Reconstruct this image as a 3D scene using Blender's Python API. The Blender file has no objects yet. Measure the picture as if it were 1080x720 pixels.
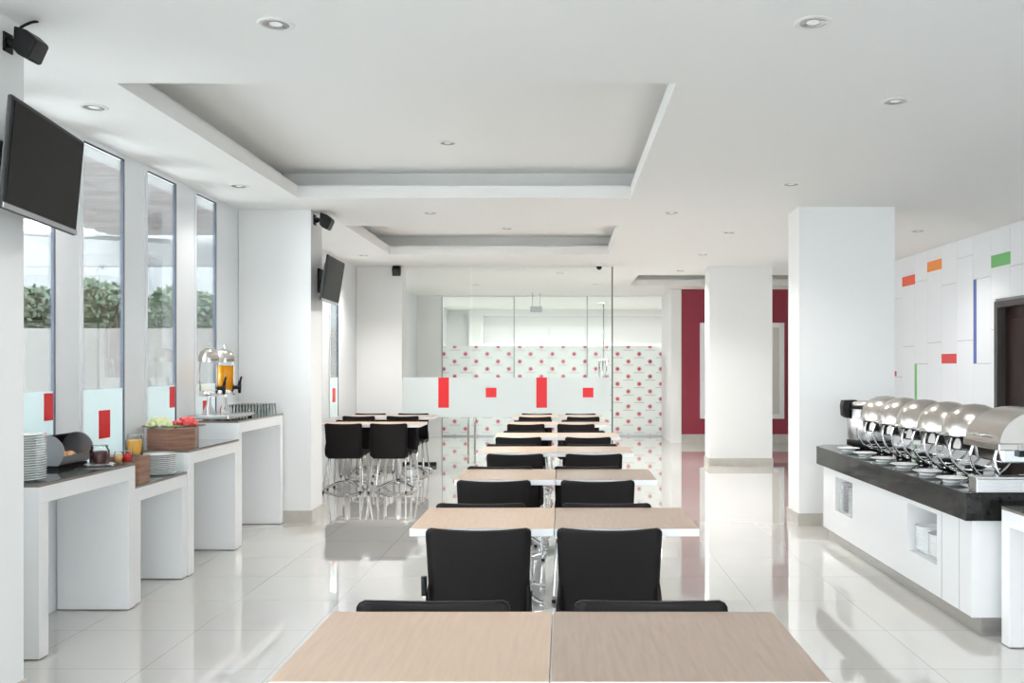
import bpy, bmesh, math, random
from mathutils import Vector, Matrix
random.seed(7)
PI = math.pi
SC = bpy.context.scene
COL = SC.collection

# ------------------------------------------------------------------ materials
def mat(name, color, rough=0.5, metal=0.0, spec=0.5, coat=0.0, bump=None, trans=0.0, ior=1.45, emit=None, estr=0.0, alpha=1.0):
    m = bpy.data.materials.new(name); m.use_nodes = True
    nt = m.node_tree; b = nt.nodes['Principled BSDF']
    b.inputs['Base Color'].default_value = (*color, 1)
    b.inputs['Roughness'].default_value = rough
    b.inputs['Metallic'].default_value = metal
    b.inputs['Specular IOR Level'].default_value = spec
    b.inputs['Coat Weight'].default_value = coat
    b.inputs['Coat Roughness'].default_value = 0.03
    b.inputs['Transmission Weight'].default_value = trans
    b.inputs['IOR'].default_value = ior
    if emit:
        b.inputs['Emission Color'].default_value = (*emit, 1); b.inputs['Emission Strength'].default_value = estr
    if bump:
        n = nt.nodes.new('ShaderNodeTexNoise'); n.inputs['Scale'].default_value = bump[0]
        tc = nt.nodes.new('ShaderNodeTexCoord'); nt.links.new(tc.outputs['Object'], n.inputs['Vector'])
        bp = nt.nodes.new('ShaderNodeBump'); bp.inputs['Strength'].default_value = bump[1]; bp.inputs['Distance'].default_value = 0.002
        nt.links.new(n.outputs['Fac'], bp.inputs['Height']); nt.links.new(bp.outputs['Normal'], b.inputs['Normal'])
    return m

def noisy(m, c1, c2, scale, stretch=(1, 1, 1), detail=4):
    nt = m.node_tree; b = nt.nodes['Principled BSDF']
    tc = nt.nodes.new('ShaderNodeTexCoord'); mp = nt.nodes.new('ShaderNodeMapping')
    mp.inputs['Scale'].default_value = stretch
    n = nt.nodes.new('ShaderNodeTexNoise'); n.inputs['Scale'].default_value = scale; n.inputs['Detail'].default_value = detail
    r = nt.nodes.new('ShaderNodeValToRGB')
    r.color_ramp.elements[0].position = 0.3; r.color_ramp.elements[1].position = 0.7
    r.color_ramp.elements[0].color = (*c1, 1); r.color_ramp.elements[1].color = (*c2, 1)
    L = nt.links.new
    L(tc.outputs['Object'], mp.inputs['Vector']); L(mp.outputs['Vector'], n.inputs['Vector'])
    L(n.outputs['Fac'], r.inputs['Fac']); L(r.outputs['Color'], b.inputs['Base Color'])
    return m

M = {}
M['paint'] = mat('white_wall_paint', (0.80, 0.80, 0.79), 0.6, bump=(60, 0.05))
M['ceil'] = mat('ceiling_paint', (0.80, 0.795, 0.78), 0.75)
M['frame'] = mat('white_window_frame', (0.80, 0.82, 0.84), 0.35)
M['gasket'] = mat('dark_gasket', (0.05, 0.06, 0.08), 0.5)
M['skirt'] = noisy(mat('beige_skirting_tile', (0.5, 0.47, 0.42), 0.12), (0.47, 0.44, 0.39), (0.55, 0.52, 0.47), 6)
M['red'] = mat('dark_red_wall', (0.30, 0.032, 0.055), 0.5, bump=(80, 0.05))
M['lacquer'] = mat('white_lacquer', (0.84, 0.84, 0.84), 0.18, coat=0.3)
M['panel'] = mat('white_wall_panel', (0.80, 0.82, 0.85), 0.4)
M['joint'] = mat('panel_joint', (0.30, 0.31, 0.33), 0.7)
M['glasstop'] = mat('smoked_glass_top', (0.12, 0.13, 0.125), 0.03, spec=0.8, coat=1.0)
M['bronze'] = mat('bronze_edge', (0.26, 0.22, 0.18), 0.3, metal=0.4)
M['chrome'] = mat('chrome', (0.80, 0.80, 0.80), 0.08, metal=1.0)
M['steel'] = noisy(mat('brushed_steel', (0.62, 0.61, 0.6), 0.24, metal=1.0), (0.58, 0.57, 0.56), (0.68, 0.67, 0.66), 12, (1, 1, 12))
M['dome'] = mat('polished_lid_steel', (0.56, 0.52, 0.48), 0.26, metal=1.0)
M['alu'] = mat('grey_aluminium', (0.42, 0.42, 0.44), 0.35, metal=0.7)
M['black'] = mat('black_plastic', (0.010, 0.010, 0.011), 0.45, spec=0.3)
M['chair'] = mat('black_chair_shell', (0.009, 0.007, 0.007), 0.5, spec=0.25, bump=(400, 0.08))
M['screen'] = mat('black_tv_screen', (0.006, 0.006, 0.006), 0.45, spec=0.16)
M['bezel'] = mat('tv_bezel', (0.02, 0.02, 0.021), 0.45)
M['whiteedge'] = mat('white_table_edge', (0.82, 0.82, 0.83), 0.35)
M['china'] = mat('white_china', (0.80, 0.81, 0.81), 0.12, coat=0.5)
M['lam1'] = noisy(mat('pale_oak_laminate', (0.6, 0.45, 0.34), 0.38), (0.51, 0.365, 0.27), (0.57, 0.42, 0.315), 5, (14, 1.2, 1))
M['lam2'] = noisy(mat('taupe_oak_laminate', (0.45, 0.36, 0.29), 0.38), (0.36, 0.27, 0.21), (0.42, 0.32, 0.255), 5, (14, 1.2, 1))
M['wood'] = noisy(mat('walnut_veneer', (0.2, 0.1, 0.06), 0.4), (0.20, 0.095, 0.06), (0.36, 0.20, 0.135), 4, (1.2, 1.2, 16))
M['doorwood'] = noisy(mat('dark_mahogany', (0.05, 0.02, 0.016), 0.4, spec=0.3), (0.012, 0.005, 0.0045), (0.025, 0.009, 0.008), 5, (4, 4, 0.6))
M['doorframe'] = mat('grey_door_frame', (0.07, 0.062, 0.062), 0.4)
M['redfilm'] = mat('red_film', (0.80, 0.02, 0.025), 0.4)
M['orange'] = mat('orange_panel', (0.90, 0.30, 0.05), 0.4)
M['coral'] = mat('coral_panel', (0.82, 0.13, 0.07), 0.4)
M['green'] = mat('green_panel', (0.16, 0.50, 0.16), 0.4)
M['blue'] = mat('blue_panel', (0.10, 0.15, 0.42), 0.4)
M['crimson'] = mat('crimson_panel', (0.70, 0.06, 0.07), 0.4)
M['cream'] = mat('cream_panel', (0.62, 0.60, 0.54), 0.5)
M['lens'] = mat('downlight_lens', (0.85, 0.85, 0.85), 0.3, emit=(1, 0.97, 0.92), estr=0.05)
M['reflector'] = mat('downlight_reflector', (0.45, 0.45, 0.45), 0.25, metal=0.8)
M['trimring'] = mat('downlight_ring', (0.75, 0.74, 0.72), 0.35)
M['jam'] = mat('dark_jam', (0.06, 0.008, 0.012), 0.2)
M['honey'] = mat('orange_preserve', (0.80, 0.40, 0.06), 0.25)
M['apricot'] = mat('apricot_jam', (0.75, 0.42, 0.18), 0.25)
M['redjam'] = mat('red_jam', (0.65, 0.02, 0.015), 0.2)
M['juice'] = mat('orange_juice', (0.95, 0.38, 0.0), 0.25)
M['bread'] = noisy(mat('bread_crust', (0.5, 0.25, 0.1), 0.6), (0.45, 0.20, 0.08), (0.75, 0.45, 0.22), 20)
M['melon'] = noisy(mat('honeydew', (0.75, 0.78, 0.42), 0.35), (0.62, 0.70, 0.28), (0.85, 0.84, 0.55), 18)
M['watermelon'] = noisy(mat('watermelon', (0.8, 0.06, 0.06), 0.35), (0.72, 0.04, 0.05), (0.90, 0.20, 0.18), 18)
M['rind'] = mat('melon_rind', (0.10, 0.32, 0.07), 0.4)
M['napkin'] = mat('white_card', (0.82, 0.83, 0.84), 0.5)
M['leaf'] = noisy(mat('leaves', (0.1, 0.2, 0.06), 0.6), (0.12, 0.17, 0.12), (0.26, 0.32, 0.20), 2.5)
M['bark'] = mat('bark', (0.12, 0.09, 0.06), 0.8)
M['outwall'] = mat('outside_beige_render', (0.46, 0.45, 0.425), 0.8)
M['outwhite'] = mat('outside_white_paint', (0.5, 0.51, 0.51), 0.6)
M['outred'] = mat('outside_red_cladding', (0.28, 0.03, 0.035), 0.5)
M['corr'] = noisy(mat('weathered_canopy_sheet', (0.5, 0.45, 0.44), 0.7), (0.42, 0.36, 0.36), (0.75, 0.70, 0.70), 1.4, (0.5, 5, 1))

def thin_glass(name, tint, refl_boost=1.0, ior=1.5):
    m = bpy.data.materials.new(name); m.use_nodes = True
    nt = m.node_tree; nt.nodes.clear(); L = nt.links.new
    o = nt.nodes.new('ShaderNodeOutputMaterial'); mx = nt.nodes.new('ShaderNodeMixShader')
    t = nt.nodes.new('ShaderNodeBsdfTransparent'); t.inputs['Color'].default_value = (*tint, 1)
    g = nt.nodes.new('ShaderNodeBsdfGlossy'); g.inputs['Roughness'].default_value = 0.0
    f = nt.nodes.new('ShaderNodeFresnel'); f.inputs['IOR'].default_value = ior
    # the pane is a solid sheet: the fresnel node flips on back faces, so use the geometry-free facing ratio
    lw = nt.nodes.new('ShaderNodeLayerWeight'); lw.inputs['Blend'].default_value = 0.18
    mu = nt.nodes.new('ShaderNodeMath'); mu.operation = 'MULTIPLY'; mu.inputs[1].default_value = refl_boost
    L(lw.outputs['Fresnel'], mu.inputs[0]); L(mu.outputs[0], mx.inputs['Fac'])
    nt.nodes.remove(f)
    L(t.outputs[0], mx.inputs[1]); L(g.outputs[0], mx.inputs[2]); L(mx.outputs[0], o.inputs['Surface'])
    return m
M['glass'] = thin_glass('window_glass', (0.955, 0.98, 0.975), 0.8)
M['clear'] = thin_glass('clear_glass', (0.975, 0.99, 0.985), 0.9)

def film(name, color, opacity, through=0.5):
    m = bpy.data.materials.new(name); m.use_nodes = True
    nt = m.node_tree; nt.nodes.clear(); L = nt.links.new
    o = nt.nodes.new('ShaderNodeOutputMaterial'); mx = nt.nodes.new('ShaderNodeMixShader'); mx.inputs['Fac'].default_value = opacity
    t = nt.nodes.new('ShaderNodeBsdfTransparent')
    m2 = nt.nodes.new('ShaderNodeMixShader'); m2.inputs['Fac'].default_value = through
    d = nt.nodes.new('ShaderNodeBsdfDiffuse'); tr = nt.nodes.new('ShaderNodeBsdfTranslucent')
    d.inputs['Color'].default_value = (*color, 1); tr.inputs['Color'].default_value = (*color, 1)
    L(d.outputs[0], m2.inputs[1]); L(tr.outputs[0], m2.inputs[2])
    L(t.outputs[0], mx.inputs[1]); L(m2.outputs[0], mx.inputs[2]); L(mx.outputs[0], o.inputs['Surface'])
    m['parts'] = 1
    return m
M['film'] = film('frosted_film', (0.88, 0.92, 0.92), 0.92)
M['winfilm'] = film('frosted_window_film', (0.84, 0.92, 0.92), 0.93, 0.13)

def dotted_film():
    """frosted film printed with a staggered pattern of red roundels and thin grey dashes"""
    m = bpy.data.materials.new('dotted_film'); m.use_nodes = True
    nt = m.node_tree; nt.nodes.clear(); L = nt.links.new
    def math_(op, a, b=None, c=None):
        n = nt.nodes.new('ShaderNodeMath'); n.operation = op
        for i, v in enumerate((a, b, c)):
            if v is None: continue
            if isinstance(v, (int, float)): n.inputs[i].default_value = v
            else: L(v, n.inputs[i])
        return n.outputs[0]
    tc = nt.nodes.new('ShaderNodeTexCoord'); sp = nt.nodes.new('ShaderNodeSeparateXYZ'); L(tc.outputs['Object'], sp.inputs[0])
    x, z = sp.outputs['X'], sp.outputs['Z']
    px, pz = 0.464, 0.32
    def roundel(ox, oz):
        a = math_('MULTIPLY', math_('SUBTRACT', math_('FRACT', math_('DIVIDE', math_('ADD', x, ox + 50 * px), px)), 0.5), px)
        b = math_('MULTIPLY', math_('SUBTRACT', math_('FRACT', math_('DIVIDE', math_('ADD', z, oz + 50 * pz), pz)), 0.5), pz)
        return a, b, math_('SQRT', math_('ADD', math_('MULTIPLY', a, a), math_('MULTIPLY', b, b)))
    a1, b1, r1 = roundel(0, 0); a2, b2, r2 = roundel(px / 2, pz / 2)
    r = math_('MINIMUM', r1, r2)
    core = math_('LESS_THAN', r, 0.034)
    centre = math_('LESS_THAN', r, 0.014)
    halo = math_('LESS_THAN', r, 0.052)
    def dash(a, b):
        return math_('MULTIPLY', math_('LESS_THAN', math_('ABSOLUTE', math_('SUBTRACT', b, -0.078)), 0.006),
                     math_('LESS_THAN', math_('ABSOLUTE', math_('SUBTRACT', a, 0.0)), 0.11))
    ds = math_('MAXIMUM', dash(a1, b1), dash(a2, b2))
    def mixc(f, c1, c2):
        n = nt.nodes.new('ShaderNodeMix'); n.data_type = 'RGBA'; L(f, n.inputs[0])
        for i, v in ((6, c1), (7, c2)):
            if isinstance(v, tuple): n.inputs[i].default_value = (*v, 1)
            else: L(v, n.inputs[i])
        return n.outputs[2]
    c = mixc(ds, (0.90, 0.935, 0.92), (0.58, 0.52, 0.52))
    c = mixc(halo, c, (0.85, 0.62, 0.64)); c = mixc(core, c, (0.74, 0.22, 0.30)); c = mixc(centre, c, (0.38, 0.12, 0.15))
    o = nt.nodes.new('ShaderNodeOutputMaterial'); mx = nt.nodes.new('ShaderNodeMixShader'); mx.inputs['Fac'].default_value = 0.93
    t = nt.nodes.new('ShaderNodeBsdfTransparent'); m2 = nt.nodes.new('ShaderNodeMixShader'); m2.inputs['Fac'].default_value = 0.35
    d = nt.nodes.new('ShaderNodeBsdfDiffuse'); tr = nt.nodes.new('ShaderNodeBsdfTranslucent')
    L(c, d.inputs['Color']); L(c, tr.inputs['Color'])
    L(d.outputs[0], m2.inputs[1]); L(tr.outputs[0], m2.inputs[2])
    L(t.outputs[0], mx.inputs[1]); L(m2.outputs[0], mx.inputs[2]); L(mx.outputs[0], o.inputs['Surface'])
    return m
M['dots'] = dotted_film()

def floor_tiles():
    m = mat('polished_cream_tile', (0.6, 0.57, 0.52), 0.03, spec=0.9, coat=0.8)
    nt = m.node_tree; b = nt.nodes['Principled BSDF']; L = nt.links.new
    tc = nt.nodes.new('ShaderNodeTexCoord'); mp = nt.nodes.new('ShaderNodeMapping'); mp.inputs['Location'].default_value = (2.08, 0.1, 0)
    L(tc.outputs['Object'], mp.inputs['Vector'])
    br = nt.nodes.new('ShaderNodeTexBrick'); br.offset = 0.0; br.squash = 1.0
    br.inputs['Scale'].default_value = 1.0; br.inputs['Mortar Size'].default_value = 0.0016; br.inputs['Mortar Smooth'].default_value = 0.1
    br.inputs['Brick Width'].default_value = 0.652; br.inputs['Row Height'].default_value = 0.652; br.inputs['Bias'].default_value = 0
    br.inputs['Color1'].default_value = (0.56, 0.545, 0.52, 1); br.inputs['Color2'].default_value = (0.58, 0.565, 0.54, 1)
    br.inputs['Mortar'].default_value = (0.30, 0.28, 0.25, 1)
    L(mp.outputs['Vector'], br.inputs['Vector'])
    n = nt.nodes.new('ShaderNodeTexNoise'); n.inputs['Scale'].default_value = 1.3; n.inputs['Detail'].default_value = 5
    L(tc.outputs['Object'], n.inputs['Vector'])
    mx = nt.nodes.new('ShaderNodeMix'); mx.data_type = 'RGBA'; mx.blend_type = 'MULTIPLY'; mx.inputs[0].default_value = 0.10
    L(br.outputs['Color'], mx.inputs[6]); L(n.outputs['Color'], mx.inputs[7]); L(mx.outputs[2], b.inputs['Base Color'])
    return m
M['floor'] = floor_tiles()

def granite():
    m = mat('black_granite', (0.02, 0.02, 0.02), 0.05, spec=0.35)
    return noisy(m, (0.006, 0.006, 0.006), (0.016, 0.016, 0.015), 40)
M['granite'] = granite()

# ------------------------------------------------------------------ mesh helpers
class MB:
    def __init__(s): s.bm = bmesh.new()
    def _mi(s, faces, mi):
        for f in faces: f.material_index = mi
    def box(s, x0, x1, y0, y1, z0, z1, bev=0.0, mi=0, seg=2):
        t = bmesh.new()
        bmesh.ops.create_cube(t, size=1.0)
        for v in t.verts:
            v.co = Vector(((x0 + x1) / 2 + v.co.x * (x1 - x0), (y0 + y1) / 2 + v.co.y * (y1 - y0), (z0 + z1) / 2 + v.co.z * (z1 - z0)))
        if bev > 0:
            bmesh.ops.bevel(t, geom=t.edges[:], offset=bev, segments=seg, affect='EDGES', profile=0.5)
        s.merge(t, mi); return s
    def merge(s, t, mi=0, mtx=None):
        if mtx is not None: bmesh.ops.transform(t, matrix=mtx, verts=t.verts)
        mp = {}
        for v in t.verts: mp[v] = s.bm.verts.new(v.co)
        for f in t.faces:
            try:
                nf = s.bm.faces.new([mp[v] for v in f.verts]); nf.material_index = mi if mi is not None else f.material_index
                nf.smooth = f.smooth
            except ValueError: pass
        t.free(); return s
    def lathe(s, prof, c=(0, 0, 0), n=32, mi=0, smooth=True, cap=True, axis='Z', a0=0.0, a1=2 * PI):
        """prof: (r, h) list, bottom to top"""
        full = abs(a1 - a0 - 2 * PI) < 1e-6
        cnt = n if full else n + 1
        rings = []
        for r, h in prof:
            ring = []
            if r < 1e-6:
                p = [0, 0, h]; v = s.bm.verts.new(s._ax(p, axis, c)); ring = [v] * cnt
            else:
                for i in range(cnt):
                    a = a0 + (a1 - a0) * i / n
                    ring.append(s.bm.verts.new(s._ax([r * math.cos(a), r * math.sin(a), h], axis, c)))
            rings.append(ring)
        for k in range(len(rings) - 1):
            A, B = rings[k], rings[k + 1]
            for i in range(n):
                j = (i + 1) % cnt
                vs = []
                for v in (A[i], A[j], B[j], B[i]):
                    if v not in vs: vs.append(v)
                if len(vs) >= 3:
                    try:
                        f = s.bm.faces.new(vs); f.smooth = smooth; f.material_index = mi
                    except ValueError: pass
        if cap and full:
            for ring, fl in ((rings[0], True), (rings[-1], False)):
                if ring[0] is not ring[1]:
                    try:
                        f = s.bm.faces.new(ring[::-1] if fl else ring); f.material_index = mi
                    except ValueError: pass
        return s
    def _ax(s, p, axis, c):
        x, y, z = p
        if axis == 'X': x, y, z = z, x, y
        elif axis == 'Y': x, y, z = y, z, x
        return Vector((x + c[0], y + c[1], z + c[2]))
    def tube(s, pts, r, n=10, mi=0, smooth_path=0):
        pts = [Vector(p) for p in pts]
        if smooth_path:
            q = []
            P = [pts[0]] + pts + [pts[-1]]
            for i in range(1, len(P) - 2):
                for k in range(smooth_path):
                    t = k / smooth_path
                    a, b, c, d = P[i - 1], P[i], P[i + 1], P[i + 2]
                    q.append(0.5 * ((2 * b) + (c - a) * t + (2 * a - 5 * b + 4 * c - d) * t * t + (3 * b - 3 * c + d - a) * t ** 3))
            q.append(pts[-1]); pts = q
        rr = r if isinstance(r, (list, tuple)) else [r] * len(pts)
        if len(rr) != len(pts): rr = [rr[0] + (rr[-1] - rr[0]) * i / (len(pts) - 1) for i in range(len(pts))]
        up = Vector((0, 0, 1)); rings = []; u = None
        for i, p in enumerate(pts):
            d = (pts[min(i + 1, len(pts) - 1)] - pts[max(i - 1, 0)]).normalized()
            if u is None:
                u = d.cross(up)
                if u.length < 1e-3: u = d.cross(Vector((1, 0, 0)))
            u = (u - d * u.dot(d)).normalized(); w = d.cross(u)
            rings.append([s.bm.verts.new(p + (u * math.cos(2 * PI * k / n) + w * math.sin(2 * PI * k / n)) * rr[i]) for k in range(n)])
        for a, b in zip(rings, rings[1:]):
            for k in range(n):
                f = s.bm.faces.new((a[k], a[(k + 1) % n], b[(k + 1) % n], b[k])); f.smooth = True; f.material_index = mi
        for ring in (rings[0][::-1], rings[-1]):
            f = s.bm.faces.new(ring); f.material_index = mi
        return s
    def prism(s, poly, z0, z1, mi=0, axis='Z', bev=0.0):
        """poly in 2D: axis Z -> (x,y); axis X -> (y,z) extruded along x; axis Y -> (x,z) extruded along y"""
        t = bmesh.new()
        def P(p, h):
            if axis == 'Z': return (p[0], p[1], h)
            if axis == 'X': return (h, p[0], p[1])
            return (p[0], h, p[1])
        a = [t.verts.new(P(p, z0)) for p in poly]; b = [t.verts.new(P(p, z1)) for p in poly]
        n = len(poly)
        t.faces.new(a[::-1]); t.faces.new(b)
        for i in range(n): t.faces.new((a[i], a[(i + 1) % n], b[(i + 1) % n], b[i]))
        bmesh.ops.recalc_face_normals(t, faces=t.faces[:])
        if bev > 0: bmesh.ops.bevel(t, geom=t.edges[:], offset=bev, segments=2, affect='EDGES', profile=0.5)
        s.merge(t, mi); return s
    def ico(s, c, r, sub=2, mi=0, sc=(1, 1, 1), jitter=0.0):
        t = bmesh.new(); bmesh.ops.create_icosphere(t, subdivisions=sub, radius=r)
        for v in t.verts:
            k = 1 + random.uniform(-jitter, jitter)
            v.co = Vector((v.co.x * sc[0] * k + c[0], v.co.y * sc[1] * k + c[1], v.co.z * sc[2] * k + c[2]))
        for f in t.faces: f.smooth = True
        s.merge(t, mi); return s
    def quad(s, a, b, c, d, mi=0):
        f = s.bm.faces.new([s.bm.verts.new(p) for p in (a, b, c, d)]); f.material_index = mi; return s
    def build(s, name, mats, parent=None, loc=None, rz=0.0, fix=True):
        if fix: bmesh.ops.recalc_face_normals(s.bm, faces=s.bm.faces[:])
        me = bpy.data.meshes.new(name); s.bm.to_mesh(me); s.bm.free()
        if not isinstance(mats, (list, tuple)): mats = [mats]
        for m in mats: me.materials.append(M[m] if isinstance(m, str) else m)
        o = bpy.data.objects.new(name, me); COL.objects.link(o)
        if parent is not None: o.parent = parent
        if loc is not None: o.location = loc
        o.rotation_euler[2] = rz
        return o

def tag(o, label, cat, group=None):
    o['label'] = label; o['category'] = cat
    if group: o['group'] = group
    return o
def thing(name, label, cat, loc=(0, 0, 0), rz=0.0, group=None):
    o = bpy.data.objects.new(name, None); COL.objects.link(o); o.empty_display_size = 0.1
    o.location = loc; o.rotation_euler = (0, 0, rz)
    return tag(o, label, cat, group)
def struct(o):
    o['kind'] = 'structure'; return o
def dup(root, loc, rz=0.0, label=None, group=None, cat=None):
    r = root.copy(); COL.objects.link(r); r.location = loc; r.rotation_euler = (r.rotation_euler[0], r.rotation_euler[1], rz)
    if label: r['label'] = label
    if group: r['group'] = group
    for ch in root.children:
        c = ch.copy(); COL.objects.link(c); c.parent = r
        for g in ch.children:
            d = g.copy(); COL.objects.link(d); d.parent = c
    return r

# ------------------------------------------------------------------ room dimensions
H = 3.0
XL, XR = -3.12, 4.72
YN, YB = -4.6, 19.2            # glazed end behind the camera, rear glazed wall
YP = 13.57                     # frameless glass partition

# floor
struct(MB().box(-3.6, 8.0, YN - 0.2, 27.0, -0.1, 0.0).build('floor', 'floor'))

# ceiling with three stepped coffers
def ceiling():
    mb = MB()
    cof = [(-2.37, 0.60, 4.78, 8.03), (-2.33, 0.60, 9.63, 12.07), (1.24, 4.3, 14.84, 16.76)]
    xs = sorted({-3.4, 8.0} | {c[0] for c in cof} | {c[1] for c in cof})
    ys = sorted({YN - 0.2, 27.0} | {c[2] for c in cof} | {c[3] for c in cof})
    def inside(x, y): return any(c[0] < x < c[1] and c[2] < y < c[3] for c in cof)
    for i in range(len(xs) - 1):
        for j in range(len(ys) - 1):
            if not inside((xs[i] + xs[i + 1]) / 2, (ys[j] + ys[j + 1]) / 2):
                mb.quad((xs[i], ys[j], H), (xs[i], ys[j + 1], H), (xs[i + 1], ys[j + 1], H), (xs[i + 1], ys[j], H))
    for x0, x1, y0, y1 in cof:
        def ring(x0, x1, y0, y1, z): return [(x0, y0, z), (x1, y0, z), (x1, y1, z), (x0, y1, z)]
        e = 0.20
        A = ring(x0, x1, y0, y1, H); B = ring(x0, x1, y0, y1, H + 0.11)
        C = ring(x0 - e, x1 + e, y0 - e, y1 + e, H + 0.11); D = ring(x0 - e, x1 + e, y0 - e, y1 + e, H + 0.26)
        for P, Q in ((A, B), (B, C), (C, D)):
            for k in range(4):
                mb.quad(P[k], P[(k + 1) % 4], Q[(k + 1) % 4], Q[k])
        mb.quad(*D)
    mb.quad((-3.4, YN - 0.2, H + 0.4), (8, YN - 0.2, H + 0.4), (8, 27, H + 0.4), (-3.4, 27, H + 0.4))
    return struct(mb.build('ceiling', 'ceil', fix=False))
ceiling()

# windows along the left wall: (y0, y1)
Z0, Z1 = 0.80, 2.965
panes = [(4.95, 5.53), (5.82, 6.40), (6.72, 7.26), (7.62, 8.10), (9.30, 9.85), (10.20, 10.75), (11.10, 11.65), (12.0, 12.5)]
front_panes = [(4.05 - 0.9 * k, 4.63 - 0.9 * k) for k in range(9)][::-1]
back_panes = []
allp = sorted(front_panes + panes + back_panes)
mb = MB()
y = YN
for a, b in allp:
    mb.box(XL - 0.020, XL, y, a, 0, H); y = b
mb.box(XL - 0.020, XL, y, YB + 7, 0, H)
for a, b in allp:
    mb.box(XL - 0.020, XL, a, b, 0, Z0); mb.box(XL - 0.020, XL, a, b, Z1, H)
struct(mb.build('wall_left', 'frame'))
for k, (a, b) in enumerate(allp):
    root = struct(MB().box(XL - 0.013, XL - 0.008, a + 0.012, b - 0.012, Z0 + 0.012, Z1 - 0.012).build('window_%d' % (k + 1), 'glass'))
    fr = MB()
    fr.box(XL - 0.03, XL + 0.014, a - 0.012, a + 0.014, Z0, Z1); fr.box(XL - 0.03, XL - 0.002, a, b, Z0, Z0 + 0.02)
    fr.build('window_frame', 'frame', root)
    g = MB(); g.box(XL - 0.0205, XL + 0.002, b - 0.006, b + 0.003, Z0, Z1); g.box(XL - 0.004, XL + 0.002, a + 0.014, b, Z1 - 0.010, Z1 + 0.003)
    g.build('window_gasket', 'gasket', root)
    f = MB().box(XL - 0.0075, XL - 0.0055, a + 0.014, b - 0.012, Z0 + 0.02, 1.345).build('frosted_film', 'winfilm', root)
    if k % 2 == (len(front_panes) + 1) % 2:
        MB().box(XL - 0.005, XL - 0.003, (a + b) / 2 - 0.05, (a + b) / 2 + 0.10, 1.01, 1.20).build('red_film_rectangle', 'redfilm', root)
    else:
        MB().box(XL - 0.005, XL - 0.003, b - 0.11, b - 0.015, 1.17, 1.335).build('red_film_square', 'redfilm', root)

# columns (x0, x1, y0, y1)
def column(n, x0, x1, y0, y1):
    c = struct(MB().box(x0, x1, y0, y1, 0, H).build('wall_column_%d' % n, 'paint'))
    MB().box(x0 - 0.012, x1 + 0.012, y0 - 0.012, y1 + 0.012, 0, 0.115).build('skirting', 'skirt', c)
column(1, XL + 0.005, -2.39, 3.59, 3.99)
column(2, XL + 0.005, -2.42, 8.64, 9.04)
column(3, XL + 0.005, -2.43, 13.57, 13.97)
column(4, 2.22, 3.12, 8.48, 8.88)
column(5, 2.20, 3.15, 13.57, 13.97)
column(6, 2.22, 3.12, 3.2 - 5.0, 3.6 - 5.0)

# right wall of staggered white panels with coloured bricks; a doorway in it
DY0, DY1, DZ = 8.70, 9.80, 2.20
mb = MB()
mb.box(XR, XR + 0.15, YN, DY0, 0, H); mb.box(XR, XR + 0.15, DY1, YB + 7, 0, H); mb.box(XR, XR + 0.15, DY0, DY1, DZ, H)
wr = struct(mb.build('wall_right', 'joint'))
mb = MB(); sh = 0.0
ylist = [12.93 - 0.43 * k for k in range(40)]
zj = [[1.35, 2.45], [1.77, 2.60], [1.53, 2.62], [1.80, 2.72], [1.535, 2.5], [1.80, 2.78], [1.53, 2.49], [1.9, 2.58], [1.4, 2.55], [1.75, 2.7]]
for k, yb in enumerate(ylist):
    ya = yb - 0.43
    if yb < YN: break
    js = [0.0] + [zj[k % 10][0] - 1.1 if zj[k % 10][0] > 1.2 else 0.5] + zj[k % 10] + [H]
    for z0, z1 in zip(js, js[1:]):
        segs = [(ya, yb)]
        if ya < DY1 and yb > DY0 and z0 < DZ:
            if z1 > DZ: mb.box(XR - 0.012, XR + 0.001, ya + 0.002, yb - 0.002, DZ + 0.03, z1 - 0.0025)
            if yb > DY1: mb.box(XR - 0.012, XR + 0.001, DY1 + 0.02, yb - 0.002, z0 + 0.0025, min(z1, DZ + 0.03) - 0.0025)
            if ya < DY0: mb.box(XR - 0.012, XR + 0.001, ya + 0.002, DY0 - 0.02, z0 + 0.0025, min(z1, DZ + 0.03) - 0.0025)
            continue
        mb.box(XR - 0.012, XR + 0.001, ya + 0.002, yb - 0.002, z0 + 0.0025, z1 - 0.0025)
mb.box(XR - 0.012, XR + 0.001, 12.94, YB + 7, 0, H)
mb.build('wall_panels', 'panel', wr)
for nm, mt, y0, y1, z0, z1 in (('coral_brick', 'coral', 12.05, 12.5, 2.60, 2.73), ('orange_brick', 'orange', 11.2, 11.64, 2.71, 2.84),
                               ('green_brick', 'green', 9.48, 9.9, 2.58, 2.71), ('red_brick', 'crimson', 10.78, 11.2, 1.535, 1.65),
                               ('blue_strip', 'blue', 10.26, 10.33, 1.53, 2.49), ('green_strip', 'green', 11.99, 12.06, 0.9, 1.53),
                               ('small_red_brick', 'crimson', 12.72, 13.05, 1.36, 1.43), ('yellow_brick', 'orange', 6.5, 6.93, 2.2, 2.33), ('red_brick', 'crimson', 4.8, 5.2, 1.7, 1.83)):
    MB().box(XR - 0.016, XR - 0.008, y0, y1, z0, z1).build(nm, mt, wr)
dr = struct(MB().box(XR + 0.06, XR + 0.10, DY0 + 0.07, DY1 - 0.07, 0.0, DZ - 0.07).build('door_1', 'doorwood'))
fr = MB()
fr.box(XR - 0.035, XR + 0.14, DY1 - 0.07, DY1 + 0.0, 0, DZ, 0.004); fr.box(XR - 0.035, XR + 0.14, DY0, DY0 + 0.07, 0, DZ, 0.004)
fr.box(XR - 0.035, XR + 0.14, DY0 + 0.07, DY1 - 0.07, DZ - 0.07, DZ, 0.004)
fr.build('door_frame', 'doorframe', dr)
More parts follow.
